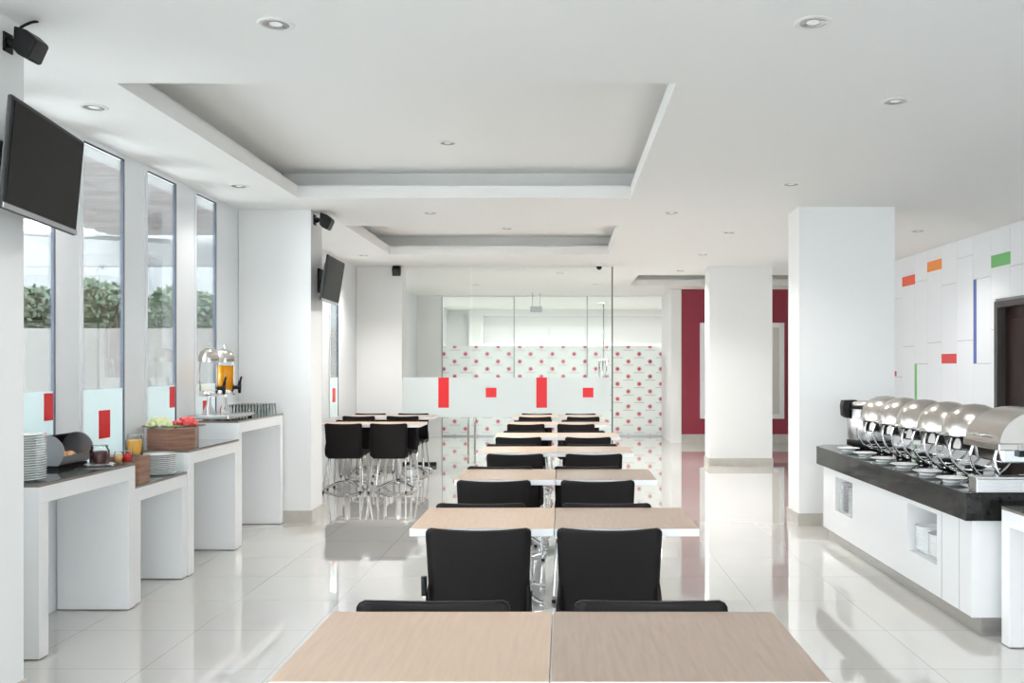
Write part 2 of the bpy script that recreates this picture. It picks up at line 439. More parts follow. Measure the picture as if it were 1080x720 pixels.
MB().tube([(XR + 0.06, 9.60, 1.05), (XR + 0.0, 9.60, 1.05), (XR + 0.0, 9.48, 1.05)], 0.011).build('door_handle', 'chrome', dr)
lf = MB()
for z0, z1 in ((0.15, 0.95), (1.15, 2.0)): lf.box(XR + 0.045, XR + 0.062, DY0 + 0.2, DY1 - 0.2, z0, z1, 0.006)
lf.build('door_moulding', 'doorwood', dr)

# far end: rear glazed wall, pilaster, red wall
mb = MB(); mb.box(XL, -2.6, YB, YB + 0.15, 0, H); mb.box(-2.6, 2.11, YB, YB + 0.15, 2.985, H)
struct(mb.build('wall_back', 'paint'))
struct(MB().box(2.11, 2.31, 17.6, YB + 0.15, 0, H).build('wall_pilaster', 'paint'))
rw = struct(MB().box(2.31, 8.0, 17.62, 17.8, 0, H).build('wall_back_red', 'red'))
MB().box(2.31, 4.71, 17.6, 17.62, 0, 0.17).build('skirting', 'skirt', rw)
fp = thing('framed_panel', 'tall cream panel in a thick white frame on the dark red wall', 'picture', (3.49, 17.6, 1.41))
f = MB()
for x0, x1, z0, z1 in ((-0.82, -0.73, -0.935, 0.935), (0.73, 0.82, -0.935, 0.935), (-0.73, 0.73, 0.845, 0.935), (-0.73, 0.73, -0.935, -0.845)):
    f.box(x0, x1, -0.05, 0.018, z0, z1, 0.006)
f.build('frame', 'whiteedge', fp); MB().box(-0.73, 0.73, -0.02, 0.015, -0.845, 0.845).build('panel', 'cream', fp)
w = struct(MB().box(-2.6, 2.11, YB + 0.05, YB + 0.062, 0.0, 2.985).build('window_30', 'glass'))
MB().box(-2.58, 2.10, YB + 0.044, YB + 0.049, 0.01, 1.93).build('dotted_film', 'dots', w)
f = MB()
for xx in (-2.6, -1.06, 0.50): f.box(xx, xx + 0.025, YB + 0.03, YB + 0.08, 0, 2.985)
f.box(-2.6, 2.11, YB + 0.03, YB + 0.08, 0.0, 0.03)
f.build('window_frame', 'alu', w)
# lobby beyond the rear glass
mb = MB()
mb.box(-3.3, 8.0, 26.8, 27.0, 0, H)
struct(mb.build('wall_lobby', 'paint'))
struct(MB().box(8.0, 8.2, 17.62, 27.0, 0, H).build('wall_lobby_light_block', 'paint'))  # unseen side wall added to keep daylight out of the lobby
mb = MB()
mb.box(-3.3, 8.0, 24.3, 24.5, 0, H); mb.box(-2.5, -2.13, 23.9, 24.3, 0, H); mb.box(-2.13, 8.0, 23.9, 24.3, 2.84, H)
mb.box(-2.13, 8.0, 23.9, 24.3, 0, 2.10)
struct(mb.build('wall_lobby_recess', 'paint'))
ls = thing('hanging_sign', 'small grey sign hanging behind the rear glass', 'sign', (-0.55, 18.4, 2.66))
MB().box(-0.12, 0.12, -0.02, 0.02, -0.06, 0.06, 0.004).build('sign_box', 'alu', ls)
for q in (-0.08, 0.08): MB().tube([(q, 0, 0.06), (q, 0, 0.34)], 0.005, 6).build('hanger', 'alu', ls)

# glass partition
pt = thing('glass_partition', 'frameless glass partition with white frosted band and red shapes across the hall', 'partition', (0, YP, 0))
PX0, PX1 = -2.415, 0.73
for a, b in ((PX0, -1.41), (-1.36, PX1)):
    MB().box(a, b, -0.006, 0.006, 0.004, 2.995).build('glass_sheet', 'clear', pt)
MB().box(PX0, PX1 - 0.03, -0.0105, -0.0075, 0.73, 1.33).build('frosted_band', 'film', pt)
def redshape(x0, x1, z0, z1, n): MB().box(x0, x1, -0.0135, -0.0115, z0, z1).build(n, 'redfilm', pt)
for xc in (-1.80, -0.325): redshape(xc - 0.08, xc + 0.08, 0.875, 1.33, 'red_film_rectangle')
for xc in (-1.085, 0.375): redshape(xc - 0.08, xc + 0.08, 1.03, 1.175, 'red_film_square')
MB().box(PX1, PX1 + 0.018, -0.014, 0.014, 0.0, 2.995).build('edge_profile', 'doorframe', pt)
MB().box(PX0, -1.91, -0.03, 0.03, 0.0, 0.055).build('floor_channel', 'black', pt)
h = MB(); h.tube([(-1.435, 0.05, 0.03), (-1.435, 0.05, 1.25)], 0.016, 12); h.tube([(-1.435, 0.0, 0.15), (-1.435, 0.05, 0.15)], 0.01, 8); h.build('door_handle', 'steel', pt)
h = MB(); h.tube([(-1.335, 0.05, 0.03), (-1.335, 0.05, 1.25)], 0.016, 12); h.tube([(-1.335, 0.0, 0.15), (-1.335, 0.05, 0.15)], 0.01, 8); h.build('door_handle', 'steel', pt)
h = MB()
for xx in (0.545, 0.60, 0.655): h.tube([(xx, 0.06, 0.95), (xx, 0.06, 1.60)], 0.014, 10)
h.box(0.53, 0.67, 0.0, 0.075, 1.59, 1.605); h.tube([(0.61, 0.06, 1.6), (0.61, 0.06, 2.45)], 0.010, 8)
h.box(0.50, 0.63, 0.0, 0.075, 2.44, 2.46)
h.build('pull_handle', 'steel', pt)

# glazed end behind the camera
mb = MB()
for k in range(7):
    x = XL + (XR - XL) * k / 6; mb.box(x - 0.05, x + 0.05, YN - 0.1, YN, 0, H)
mb.box(XL, XR, YN - 0.1, YN, 2.9, H); mb.box(XL, XR, YN - 0.1, YN, 0, 0.15)
struct(mb.build('wall_front', 'frame'))
struct(MB().box(XL, XR, YN - 0.056, YN - 0.048, 0.15, 2.9).build('window_31', 'glass'))

# ------------------------------------------------------------------ downlights
dl = thing('downlight', 'round recessed downlight', 'ceiling light')
MB().lathe([(0.058, -0.001), (0.058, -0.006), (0.078, -0.004), (0.080, 0.0)], n=32, cap=False).build('ring', 'trimring', dl)
MB().lathe([(0.0, -0.0012), (0.030, -0.0012), (0.036, -0.004), (0.058, -0.005)], n=32, cap=False).build('reflector', 'reflector', dl)
MB().lathe([(0.0, -0.004), (0.02, -0.0038), (0.029, -0.0015)], n=24, cap=False).build('lens', 'lens', dl)
spots = [(-1.26, 3.95, H, 'round downlight at top left, nearest the camera on the left'),
         (1.09, 3.93, H, 'round downlight at top right, nearest the camera on the right'),
         (1.88, 5.10, H, 'round downlight above the near end of the black-topped buffet'),
         (1.88, 7.42, H, 'round downlight just in front of the large right column'),
         (-2.72, 5.22, H, 'round downlight between the near wall television and the large coffer'),
         (-2.70, 7.50, H, 'round downlight above the juice dispenser by the windows'),
         (1.86, 10.1, H, 'round downlight behind the large right column, towards the middle column'),
         (1.06, 8.80, H, 'round downlight right of the gap between the two coffers'),
         (-1.30, 8.80, H, 'round downlight between the two coffers, on the left'),
         (-0.91, 7.10, H + 0.26, 'round downlight inside the large near coffer'),
         (-0.72, 11.5, H + 0.26, 'round downlight inside the smaller far coffer'),
         (3.94, 10.0, H, 'round downlight between the large right column and the panelled wall'),
         (-2.70, 12.2, H, 'round downlight left of the smaller far coffer'),
         (-0.05, 14.5, H, 'round downlight just beyond the glass partition'),
         (-1.6, 16.6, H, 'added round downlight brightening the hall beyond the glass partition, towards the rear glass on the left'),  # fixture added to light the dim hall behind the partition
         (0.6, 16.6, H, 'added round downlight brightening the hall beyond the glass partition, towards the rear glass on the right'),  # its added neighbour, for the same extra light
         (1.83, 14.1, H, 'round downlight left of the middle column'),
         (1.88, 12.1, H, 'round downlight in front of the middle column')]
for k, (x, y, z, lab) in enumerate(spots):
    o = dl if k == 0 else dup(dl, (x, y, z))
    o.location = (x, y, z); o['label'] = lab; o['group'] = 'recessed ceiling downlights'

# dome camera
dc = thing('dome_camera', 'small dome security camera on the ceiling by the glass partition edge', 'camera', (0.53, 13.3, H))
MB().lathe([(0.05, -0.03), (0.055, -0.012), (0.055, 0.0)], n=24).build('housing', 'whiteedge', dc)
MB().lathe([(0.0, -0.08), (0.02, -0.076), (0.036, -0.06), (0.042, -0.03)], n=24).build('dome', 'black', dc)

# ------------------------------------------------------------------ speakers
def speaker(loc, rz, label, s=1.0):
    t = thing('wall_speaker', label, 'speaker', loc, rz, 'black wall speakers')
    # local: mount plate on plane x=0, speaker outwards (+x)
    MB().box(0.0, 0.012, -0.04, 0.04, -0.055, 0.055, 0.003).build('mount_plate', 'black', t)
    a = MB(); a.lathe([(0.026, 0.012), (0.03, 0.03), (0.024, 0.05)], axis='X', n=20); a.tube([(0.045, 0, 0), (0.085, 0, -0.002)], 0.009, 8); a.ico((0.062, 0, 0), 0.016, 2)
    a.build('swivel_arm', 'black', t)
    b = MB()
    prof = [(0.078, 0.075), (0.150, 0.052), (0.196, 0.010), (0.205, -0.005), (0.158, -0.105), (0.145, -0.108), (0.098, -0.085), (0.073, -0.055)]
    b.prism(prof, -0.065, 0.065, axis='Y', bev=0.008)
    body = b.build('cabinet', 'black', t)
    g = MB()
    g.prism([(0.200, -0.018), (0.207, -0.010), (0.163, -0.104), (0.156, -0.102)], -0.057, 0.057, axis='Y', bev=0.002)
    g.build('grille', 'bezel', body)
    t.scale = (s, s, s)
    return t
speaker((-2.39, 3.87, 2.888), -0.02, 'black loudspeaker high on the near left column above the television', 0.76)
speaker((-2.42, 8.76, 2.92), -0.02, 'black loudspeaker high on the second left column', 0.9)
speaker((-2.49, 13.57, 2.94), -PI / 2, 'black loudspeaker high on the third left column by the glass', 0.9)
cb = MB(); cb.tube([(-2.31, 3.86, 2.93), (-2.335, 3.87, 2.95), (-2.31, 3.90, 2.985), (-2.285, 3.92, 3.0)], 0.006, 8, smooth_path=6)
tag(cb.build('speaker_cable', 'black'), 'short black cable from the ceiling to the near loudspeaker', 'cable')

# ------------------------------------------------------------------ televisions
def tv(loc, yaw, tilt, label, colx):
    t = thing('television', label, 'television', loc, 0, 'wall televisions')
    R = Matrix.Rotation(yaw, 4, 'Z') @ Matrix.Rotation(tilt, 4, 'Y')
    W, Hh = 0.76, 0.445
    def add(mb, name, m, par=t):
        bmesh.ops.transform(mb.bm, matrix=R, verts=mb.bm.verts); return mb.build(name, m, par)
    b = MB(); b.box(-0.022, 0.0, -W / 2, W / 2, -Hh / 2, Hh / 2, 0.008); b.box(-0.06, -0.018, -W / 3, W / 3, -Hh / 3, Hh / 3, 0.01)
    add(b, 'housing', 'bezel')
    add(MB().box(-0.004, 0.003, -W / 2 + 0.018, W / 2 - 0.018, -Hh / 2 + 0.03, Hh / 2 - 0.018), 'screen', 'screen')
    add(MB().box(-0.003, 0.0035, -W / 2 + 0.004, W / 2 - 0.004, -Hh / 2 + 0.004, -Hh / 2 + 0.024), 'lower_bezel', 'alu')
    a = MB()
    x0 = colx - loc[0]
    a.box(x0, x0 + 0.015, -0.08, 0.08, -0.12, 0.12, 0.003); a.tube([(x0 + 0.01, 0, 0.0), (-0.07, 0.0, 0.0)], 0.02, 10)
    a.build('wall_bracket', 'black', t)
    return t
tv((-2.215, 3.87, 2.335), math.radians(9), math.radians(5), 'flat black television tilted down on the near left column', -2.39)
tv((-2.28, 8.95, 2.345), math.radians(2), math.radians(9), 'flat television seen edge on at the second left column', -2.42)

# ------------------------------------------------------------------ portal buffet tables on the left (white slabs, smoked glass tops)
def portal_table(name, label, x0, x1, y0, y1, z, th=0.10, leg=0.085, group='white portal buffet tables'):
    t = thing(name, label, 'buffet table', ((x0 + x1) / 2, (y0 + y1) / 2, 0), 0, group)
    hx, hy = (x1 - x0) / 2, (y1 - y0) / 2
    MB().box(-hx, hx, -hy, hy, z - 0.018 - th + 0.016, z - 0.018, 0.0015).build('top_slab', 'lacquer', t)
    for a, b in ((-hy, -hy + leg), (hy - leg, hy)):
        MB().box(-hx, hx, a, b, 0.006, z - 0.002 - th, 0.0015).build('leg', 'lacquer', t)
        MB().box(-hx + 0.01, hx - 0.008, a + 0.008, b - 0.008, 0.0, 0.007).build('foot_shadow_strip', 'bronze', t)
    s = MB(); s.box(-hx, hx, -hy, hy, z - 0.018, z - 0.004, 0.001, mi=0); s.box(-hx, hx - 0.001, -hy, hy, z - 0.004, z, mi=1)
    s.build('glass_top', ['bronze', 'glasstop'], t)
    return t
XT = -2.67
portal_table('buffet_table', 'white portal table nearest the near column, holding bread bin and jam jars', XL + 0.01, XT, 4.59, 5.62, 0.90)
portal_table('buffet_table', 'lowest white portal table, holding the short plate stack', XL + 0.01, XT - 0.01, 5.63, 6.42, 0.75)
portal_table('buffet_table', 'white portal table carrying the wooden riser with cut melon', XL + 0.01, XT, 6.43, 7.42, 0.90)
portal_table('buffet_table', 'tallest white portal table, carrying the juice dispenser against the column', XL + 0.01, XT - 0.01, 7.43, 8.62, 1.05)
portal_table('buffet_table', 'white portal table half hidden behind the second left column', XL + 0.01, -2.76, 9.06, 10.3, 1.03)
portal_table('buffet_table', 'white portal table at the right edge in front of the black-topped buffet', 2.37, 3.0, 3.62, 4.87, 0.745)

# ------------------------------------------------------------------ plates
def plate_mesh(r=0.125, name='plate'):
    return MB().lathe([(0.0, 0.0), (r * 0.55, 0.0), (r * 0.58, 0.003), (r * 0.98, 0.012), (r, 0.0145), (r * 0.98, 0.0165), (r * 0.62, 0.007), (r * 0.55, 0.004), (0, 0.004)], n=36, cap=False).build(name, 'china')
def stack(n, x, y, z, r, pitch, label, top_label, group, cat='plate', proto=None, jit=0.0015):
    p = proto or plate_mesh(r)
    for k in range(n):
        o = p if (k == 0 and proto is None) else dup(p, (0, 0, 0))
        o.location = (x + random.uniform(-jit, jit), y + random.uniform(-jit, jit), z + k * pitch)
        tag(o, top_label if k == n - 1 else label, cat, group)
    return p
stack(19, -2.835, 4.72, 0.90, 0.115, 0.0128, 'white plate in the tall stack between column and bread bin', 'topmost white plate of the tall stack by the near column', 'plates in the tall stack by the near column')
stack(11, -2.805, 6.24, 0.75, 0.12, 0.0130, 'white plate in the short stack on the lowest portal table', 'topmost white plate of the short stack on the lowest portal table', 'plates on the lowest portal table')

# bread bin
bb = thing('bread_bin', 'open grey roll-top bread bin on the near portal table', 'bread bin', (-2.98, 5.36, 0.90))
Rb = 0.10; Lb = 0.165
def disc_poly(): 
    p = []
    for i in range(29):
        a = -PI / 2 + (PI * 2) * i / 28
    for i in range(25):
        a = math.radians(-50 + 280 * i / 24); p.append((Rb * math.cos(a), Rb + Rb * math.sin(a) - 0.0))
    return [(x, max(z, 0.006)) for x, z in p]
for yy in (-Lb, Lb - 0.008):
    MB().prism(disc_poly(), yy, yy + 0.008, axis='Y').build('end_plate', 'alu', bb)
sh = MB()
N = 18
def arc(r, a): return (r * math.cos(a), Rb + r * math.sin(a))
for i in range(N):
    a0, a1 = math.radians(80 + 150 * i / N), math.radians(80 + 150 * (i + 1) / N)
    sh.prism([arc(Rb - 0.002, a0), arc(Rb - 0.002, a1), arc(Rb - 0.006, a1), arc(Rb - 0.006, a0)], -Lb + 0.008, Lb - 0.008, axis='Y')
sh.build('back_shell', 'black', bb)
fl = MB()
for i in range(8):
    a0, a1 = math.radians(-50 + 38 * i / 8), math.radians(-50 + 38 * (i + 1) / 8)
    fl.prism([arc(Rb - 0.002, a0), arc(Rb - 0.002, a1), arc(Rb - 0.006, a1), arc(Rb - 0.006, a0)], -Lb + 0.008, Lb - 0.008, axis='Y')
fl.build('front_lip', 'alu', bb)
MB().box(-0.06, 0.065, -Lb + 0.008, Lb - 0.008, 0.0, 0.02).build('bin_floor', 'black', bb)
br = MB().ico((0, 0, 0), 0.045, 3, sc=(0.9, 1.2, 0.95), jitter=0.03).build('bread_roll', 'bread', loc=(-2.965, 5.31, 0.90 + 0.020 + 0.043))
tag(br, 'golden bread roll inside the open bread bin', 'bread')
br2 = MB().ico((0, 0, 0), 0.04, 3, sc=(0.9, 1.15, 0.9), jitter=0.03).build('bread_roll', 'bread', loc=(-2.97, 5.42, 0.90 + 0.020 + 0.037))
tag(br2, 'second bread roll deeper in the bread bin', 'bread')
# jars
def jar(x, y, z, r, h, content, label, fill=0.85):
    t = thing('glass_jar', label, 'jar', (x, y, z), 0, 'preserve jars on the portal tables')
    MB().lathe([(0.0, 0.001), (r * 0.9, 0.0), (r, 0.01 * r / 0.03), (r, h * 0.72), (r * 0.82, h * 0.86), (r * 0.84, h), (r * 0.80, h), (r * 0.78, h * 0.87), (r * 0.94, h * 0.70), (r * 0.94, 0.008), (0, 0.006)], n=28, cap=False).build('glass_body', 'clear', t)
    MB().lathe([(0.0, 0.007), (r * 0.90, 0.008), (r * 0.93, h * 0.1), (r * 0.93, h * 0.7 * fill / 0.85), (r * 0.7, h * 0.75 * fill / 0.85), (0, h * 0.76 * fill / 0.85)], n=28, cap=False).build('contents', content, t)
    MB().lathe([(r * 0.84, h * 0.96), (r * 0.90, h * 0.965), (r * 0.90, h), (r * 0.84, h)], n=28, cap=False).build('rim', 'chrome', t)
    return t
sp = MB().lathe([(0, 0.0), (0.05, 0), (0.085, 0.009), (0.088, 0.012), (0.05, 0.005), (0, 0.005)], n=32, cap=False).build('saucer', 'china', loc=(-2.80, 5.44, 0.90))
tag(sp, 'flat white dish under the dark jam jar', 'plate')
jar(-2.80, 5.44, 0.907, 0.056, 0.115, 'jam', 'wide glass jar of dark jam on a white dish', 0.8)
jar(-2.735, 5.54, 0.90, 0.028, 0.075, 'apricot', 'small glass jar of apricot jam beside the red jam')
jar(-2.702, 5.585, 0.90, 0.030, 0.078, 'redjam', 'small glass jar of bright red jam at the table edge')
# wooden riser on the lowest table with orange jar
o = MB().box(-0.14, 0.14, -0.075, 0.075, 0, 0.175, 0.003).build('wooden_riser', 'wood', loc=(-2.83, 5.79, 0.75)); tag(o, 'small walnut box under the orange preserve jar', 'riser')
jar(-2.76, 5.80, 0.925, 0.055, 0.135, 'honey', 'large glass jar of orange preserve on the small walnut box')
# acrylic stand beside plates
o = MB().box(-0.05, 0.05, -0.012, 0.0, 0, 0.12, 0.002).build('acrylic_stand', 'clear', loc=(-2.745, 6.40, 0.75)); tag(o, 'clear upright acrylic sheet behind the short plate stack', 'stand')

# hexagonal wooden riser with fruit platter
poly = [(0.19 * math.cos(math.radians(a)), 0.20 * math.sin(math.radians(a))) for a in (-75, -15, 45, 105, 165, 225)]
poly = [(x * 0.98, y) for x, y in poly]
o = MB().prism(poly, 0, 0.145, bev=0.003).build('wooden_riser', 'wood', loc=(-2.89, 6.68, 0.90)); tag(o, 'six-sided walnut riser carrying the fruit platter', 'riser')
gp = MB().lathe([(0, 0), (0.16, 0.0), (0.215, 0.012), (0.222, 0.014), (0.216, 0.018), (0.16, 0.006), (0, 0.006)], n=40, cap=False).build('glass_platter', 'clear', loc=(-2.885, 6.68, 1.046))
tag(gp, 'clear round glass platter of cut fruit on the six-sided riser', 'platter')
lf_ = MB()
for k in range(10):
    a = k * 0.63; x, y = 0.07 * math.cos(a) - 0.05, 0.09 * math.sin(a) - 0.05
    lf_.ico((x, y, 0.004), 0.05, 2, sc=(1, 0.7, 0.06))
o = lf_.build('lettuce_leaf', 'rind', loc=(-2.885, 6.68, 1.054)); tag(o, 'flat green leaves under the pale melon pieces', 'leaves'); o['kind'] = 'stuff'
def chunk(m, name, label, group, cx, cy, cnt, spread, base):
    t = bmesh.new(); bmesh.ops.create_cube(t, size=0.034)
    bmesh.ops.bevel(t, geom=t.edges[:], offset=0.006, segments=2, affect='EDGES', profile=0.5)
    p = MB().merge(t).build(name, m); first = True
    for k in range(cnt):
        o = p if first else dup(p, (0, 0, 0)); first = False
        lay = 0 if k < cnt * 0.6 else 1
        a = k * 2.4; rr = spread * math.sqrt((k % max(1, int(cnt * 0.6)) + 0.5) / (cnt * 0.6)) * (1 if lay == 0 else 0.65)
        o.location = (cx + rr * math.cos(a), cy + rr * 1.2 * math.sin(a), base + 0.018 + lay * 0.024)
        o.rotation_euler = (random.uniform(-.6, .6), random.uniform(-.6, .6), random.uniform(0, 3))
        tag(o, label, 'fruit', group)
chunk('melon', 'melon_chunk', 'pale green melon chunk in the heap at the left of the platter', 'pale melon chunks', -2.955, 6.60, 26, 0.085, 1.060)
chunk('watermelon', 'watermelon_chunk', 'red watermelon chunk in the heap at the right of the platter', 'red watermelon chunks', -2.835, 6.78, 24, 0.08, 1.056)

# juice dispenser
jd = thing('juice_dispenser', 'two-tank chrome juice dispenser, one tank filled with orange juice', 'juice dispenser', (-2.95, 7.70, 1.05))
MB().box(-0.14, 0.20, -0.30, 0.34, 0.012, 0.045, 0.006).build('base_tray', 'steel', jd)
ft = MB()
for x in (-0.11, 0.17):
    for y in (-0.26, 0.30): ft.lathe([(0.018, 0), (0.018, 0.013)], c=(x, y, 0), n=14)
ft.build('feet', 'black', jd)
for k, yy in enumerate((-0.20, 0.16)):
    tk = MB().lathe([(0.075, 0.24), (0.075, 0.49)], c=(0, yy, 0), n=36, cap=False).build('tank', 'clear', jd)
    if k == 1: MB().lathe([(0, 0.245), (0.070, 0.245), (0.070, 0.455), (0, 0.455)], c=(0, yy, 0), n=36, cap=False).build('juice', 'juice', tk)
    MB().lathe([(0.084, 0.485), (0.086, 0.52), (0.082, 0.535), (0.070, 0.568), (0.045, 0.592), (0.012, 0.602), (0, 0.603)], c=(0, yy, 0), n=36, cap=False).build('lid', 'dome', jd)
    MB().lathe([(0.004, 0.60), (0.004, 0.622), (0.012, 0.626), (0.012, 0.634), (0, 0.638)], c=(0, yy, 0), n=16, cap=False).build('lid_knob', 'chrome', jd)
    MB().lathe([(0.0, 0.20), (0.080, 0.20), (0.080, 0.245), (0, 0.245)], c=(0, yy, 0), n=36, cap=False).build('tank_collar', 'chrome', jd)
    MB().lathe([(0.046, 0.045), (0.042, 0.085), (0.020, 0.125), (0.014, 0.20)], c=(0, yy, 0), n=28, cap=False).build('pedestal', 'chrome', jd)
    tp = MB(); tp.tube([(0.07, yy, 0.265), (0.135, yy, 0.265)], 0.018, 14); tp.tube([(0.125, yy, 0.29), (0.125, yy, 0.215)], [0.018, 0.012], 12)
    tap = tp.build('tap', 'black', jd)
    hd = MB(); hd.tube([(0.125, yy, 0.285), (0.130, yy, 0.32)], 0.013, 8); hd.tube([(0.130, yy, 0.315), (0.142, yy, 0.36)], 0.009, 8); hd.build('tap_handle', 'black', tap)
    lb = MB()
    for q in range(5):
        a = math.radians(-75 + 13 * q); lb.box(0.0858 * math.cos(a) - 0.003, 0.0858 * math.cos(a) + 0.003, yy + 0.0868 * math.sin(a) - 0.004, yy + 0.0868 * math.sin(a) + 0.004, 0.497, 0.508)
    lb.build('lid_lettering', 'black', jd)
bx = MB(); bx.box(-0.05, 0.14, 0.36, 0.42, 0.0, 0.04, 0.004)
# glasses
g0 = MB().lathe([(0.036, 0), (0.030, 0.10), (0.028, 0.10), (0.0, 0.099)], n=20, cap=False).build('tumbler', 'clear')
gg = MB().lathe([(0.030, 0.0), (0.033, 0.0), (0.033, 0.004), (0.030, 0.004)], n=20, cap=False); bx.bm.free(); gg.bm.free()
first = True
for i in range(4):
    for j in range(6):
        o = g0 if first else dup(g0, (0, 0, 0)); first = False
        o.location = (-3.01 + 0.085 * i, 8.12 + 0.082 * j, 1.05)
        tag(o, 'clear upturned glass tumbler in the block beside the juice dispenser', 'glass', 'tumblers on the tallest portal table')

# ------------------------------------------------------------------ black-topped buffet on the right
bf = thing('buffet_counter', 'long white buffet counter with thick black stone top and steel plinth', 'counter', (0, 0, 0))
CX0, CX1, CY0, CY1 = 2.27, 3.25, 5.0, 8.02
nich = [(7.07, 7.52, 0.30, 0.58), (5.47, 5.94, 0.29, 0.60)]
mb = MB()
# white body as boxes around the niches
zt, zb = 0.645, 0.105
mb.box(2.60, CX1, CY0, CY1 - 0.12, zb, zt)
ys = [CY0, 5.47, 5.94, 7.07, 7.52, CY1 - 0.15]
mb.box(CX0, 2.60, ys[0], ys[1], zb, zt, 0.0); mb.box(CX0, 2.60, ys[2], ys[3], zb, zt); mb.box(CX0, 2.60, ys[4], ys[5], zb, zt)
for y0, y1, z0, z1 in nich:
    mb.box(CX0, 2.60, y0, y1, zb, z0); mb.box(CX0, 2.60, y0, y1, z1, zt)
mb.prism([(CX0, CY1 - 0.15), (CX0 + 0.10, CY1 - 0.03), (CX1, CY1 - 0.03), (CX1, CY1 - 0.15)], zb, zt)
mb.build('body', 'lacquer', bf)
mb = MB()
for yy in (5.16, 5.40, 7.85): mb.box(CX0 - 0.0015, CX0 + 0.001, yy, yy + 0.003, zb, zt - 0.01)
mb.build('door_joints', 'joint', bf)
MB().prism([(2.22, 4.97), (3.30, 4.97), (3.30, 8.05), (2.32, 8.05), (2.22, 7.90)], zt, 0.80, bev=0.004).build('stone_top', 'granite', bf)
MB().prism([(2.32, 5.00), (3.2, 5.00), (3.2, 7.98), (2.40, 7.98), (2.32, 7.88)], 0, zb + 0.002).build('plinth', 'steel', bf)
MB().box(CX0 - 0.004, 2.5, CY0 - 0.002, CY0 + 0.003, zb, zt).build('end_panel', 'lacquer', bf)
# crockery in the niches
for (y, n) in ((7.185, 15), (7.405, 16)):
    stack(n, 2.378, y, 0.30, 0.10, 0.0148, 'white plate stacked in the far niche of the black-topped buffet', 'topmost white plate of a stack in the far niche of the buffet', 'plates in the far buffet niche')
bowl = MB().lathe([(0.0, 0.0), (0.045, 0.0), (0.05, 0.008), (0.088, 0.036), (0.094, 0.05), (0.091, 0.05), (0.082, 0.036), (0.045, 0.014), (0, 0.012)], n=32, cap=False).build('bowl', 'china')
fst = True
for (y, n) in ((5.61, 9), (5.82, 10)):
    for k in range(n):
        o = bowl if fst else dup(bowl, (0, 0, 0)); fst = False
        o.location = (2.372, y, 0.29 + 0.0145 * k)
        tag(o, 'white bowl nested in a stack in the near niche of the buffet', 'bowl', 'bowls in the near buffet niche')

# rice cooker / soup kettle
kt = thing('rice_warmer', 'tall steel rice warmer with black latch at the far end of the black counter', 'rice warmer', (2.66, 7.82, 0.80))
MB().lathe([(0.185, 0.055), (0.188, 0.07), (0.188, 0.33), (0.182, 0.34)], n=48).build('body', 'steel', kt)
MB().lathe([(0.176, 0.012), (0.190, 0.02), (0.190, 0.062), (0.186, 0.068)], n=48).build('base_band', 'black', kt)
MB().lathe([(0.189, 0.335), (0.190, 0.345), (0.189, 0.355)], n=48).build('rim_band', 'black', kt)
MB().lathe([(0.187, 0.355), (0.185, 0.385), (0.16, 0.398), (0, 0.402)], n=48).build('lid', 'dome', kt)
f = MB()
for a in (45, 135, 225, 315): f.lathe([(0.02, 0), (0.02, 0.014)], c=(0.14 * math.cos(math.radians(a)), 0.14 * math.sin(math.radians(a)), 0), n=12)
f.build('feet', 'black', kt)
MB().prism([(-0.245, 0.36), (-0.235, 0.405), (-0.12, 0.408), (-0.13, 0.385), (-0.188, 0.375), (-0.192, 0.26), (-0.205, 0.25), (-0.238, 0.27)], -0.05, 0.05, axis='Y', bev=0.005).build('latch', 'black', kt)

# round chafing dishes
def chafer(label, y):
    t = thing('chafing_dish', label, 'chafing dish', (2.655, y, 0.80), 0, 'round chafing dishes on the black counter')
    R = 0.197
    MB().lathe([(R + 0.004, 0.262), (R + 0.002, 0.285), (R * 0.96, 0.335), (R * 0.84, 0.385), (R * 0.62, 0.425), (R * 0.33, 0.450), (0, 0.458)], n=48, cap=False).build('dome_lid', 'dome', t)
    MB().lathe([(0, 0.165), (R * 0.80, 0.165), (R * 0.88, 0.18), (R * 0.92, 0.25), (R + 0.008, 0.254), (R + 0.008, 0.264), (R * 0.9, 0.266), (0, 0.266)], n=48, cap=False).build('pan', 'chrome', t)
    hd = MB(); hd.tube([(-R + 0.002, -0.05, 0.272), (-R - 0.028, -0.045, 0.268), (-R - 0.028, 0.045, 0.268), (-R + 0.002, 0.05, 0.272)], 0.006, 8, smooth_path=5); hd.build('lid_handle', 'chrome', t)
    for s in (-1, 1):
        for q in (-1, 1):
            l = MB()
            l.tube([(s * (R - 0.01), q * 0.10, 0.245), (s * (R + 0.006), q * 0.105, 0.17), (s * (R - 0.025), q * 0.11, 0.08), (s * (R - 0.09), q * 0.12, 0.022), (s * (R - 0.125), q * 0.125, 0.010)], 0.0075, 10, smooth_path=6)
            l.ico((s * (R - 0.125), q * 0.125, 0.012), 0.012, 2)
            l.build('leg', 'chrome', t)
    MB().lathe([(R * 0.74, 0.040), (R * 0.78, 0.040), (R * 0.78, 0.048), (R * 0.74, 0.048)], n=36, cap=False).build('frame_ring', 'chrome', t)
    b = MB(); b.lathe([(0, 0.0), (0.055, 0.0), (0.058, 0.055), (0.02, 0.065), (0, 0.065)], n=24, cap=False); b.build('burner', 'black', t)
    return t
ordn = ['nearest the square-ended chafing dish', 'second round one from the square-ended chafing dish', 'middle one of the five round chafers', 'second from the rice warmer', 'beside the rice warmer']
yc = [5.82, 6.22, 6.62, 7.02, 7.42]
for y, q in zip(yc, ordn):
    chafer('round steel chafing dish with domed lid, ' + q, y)
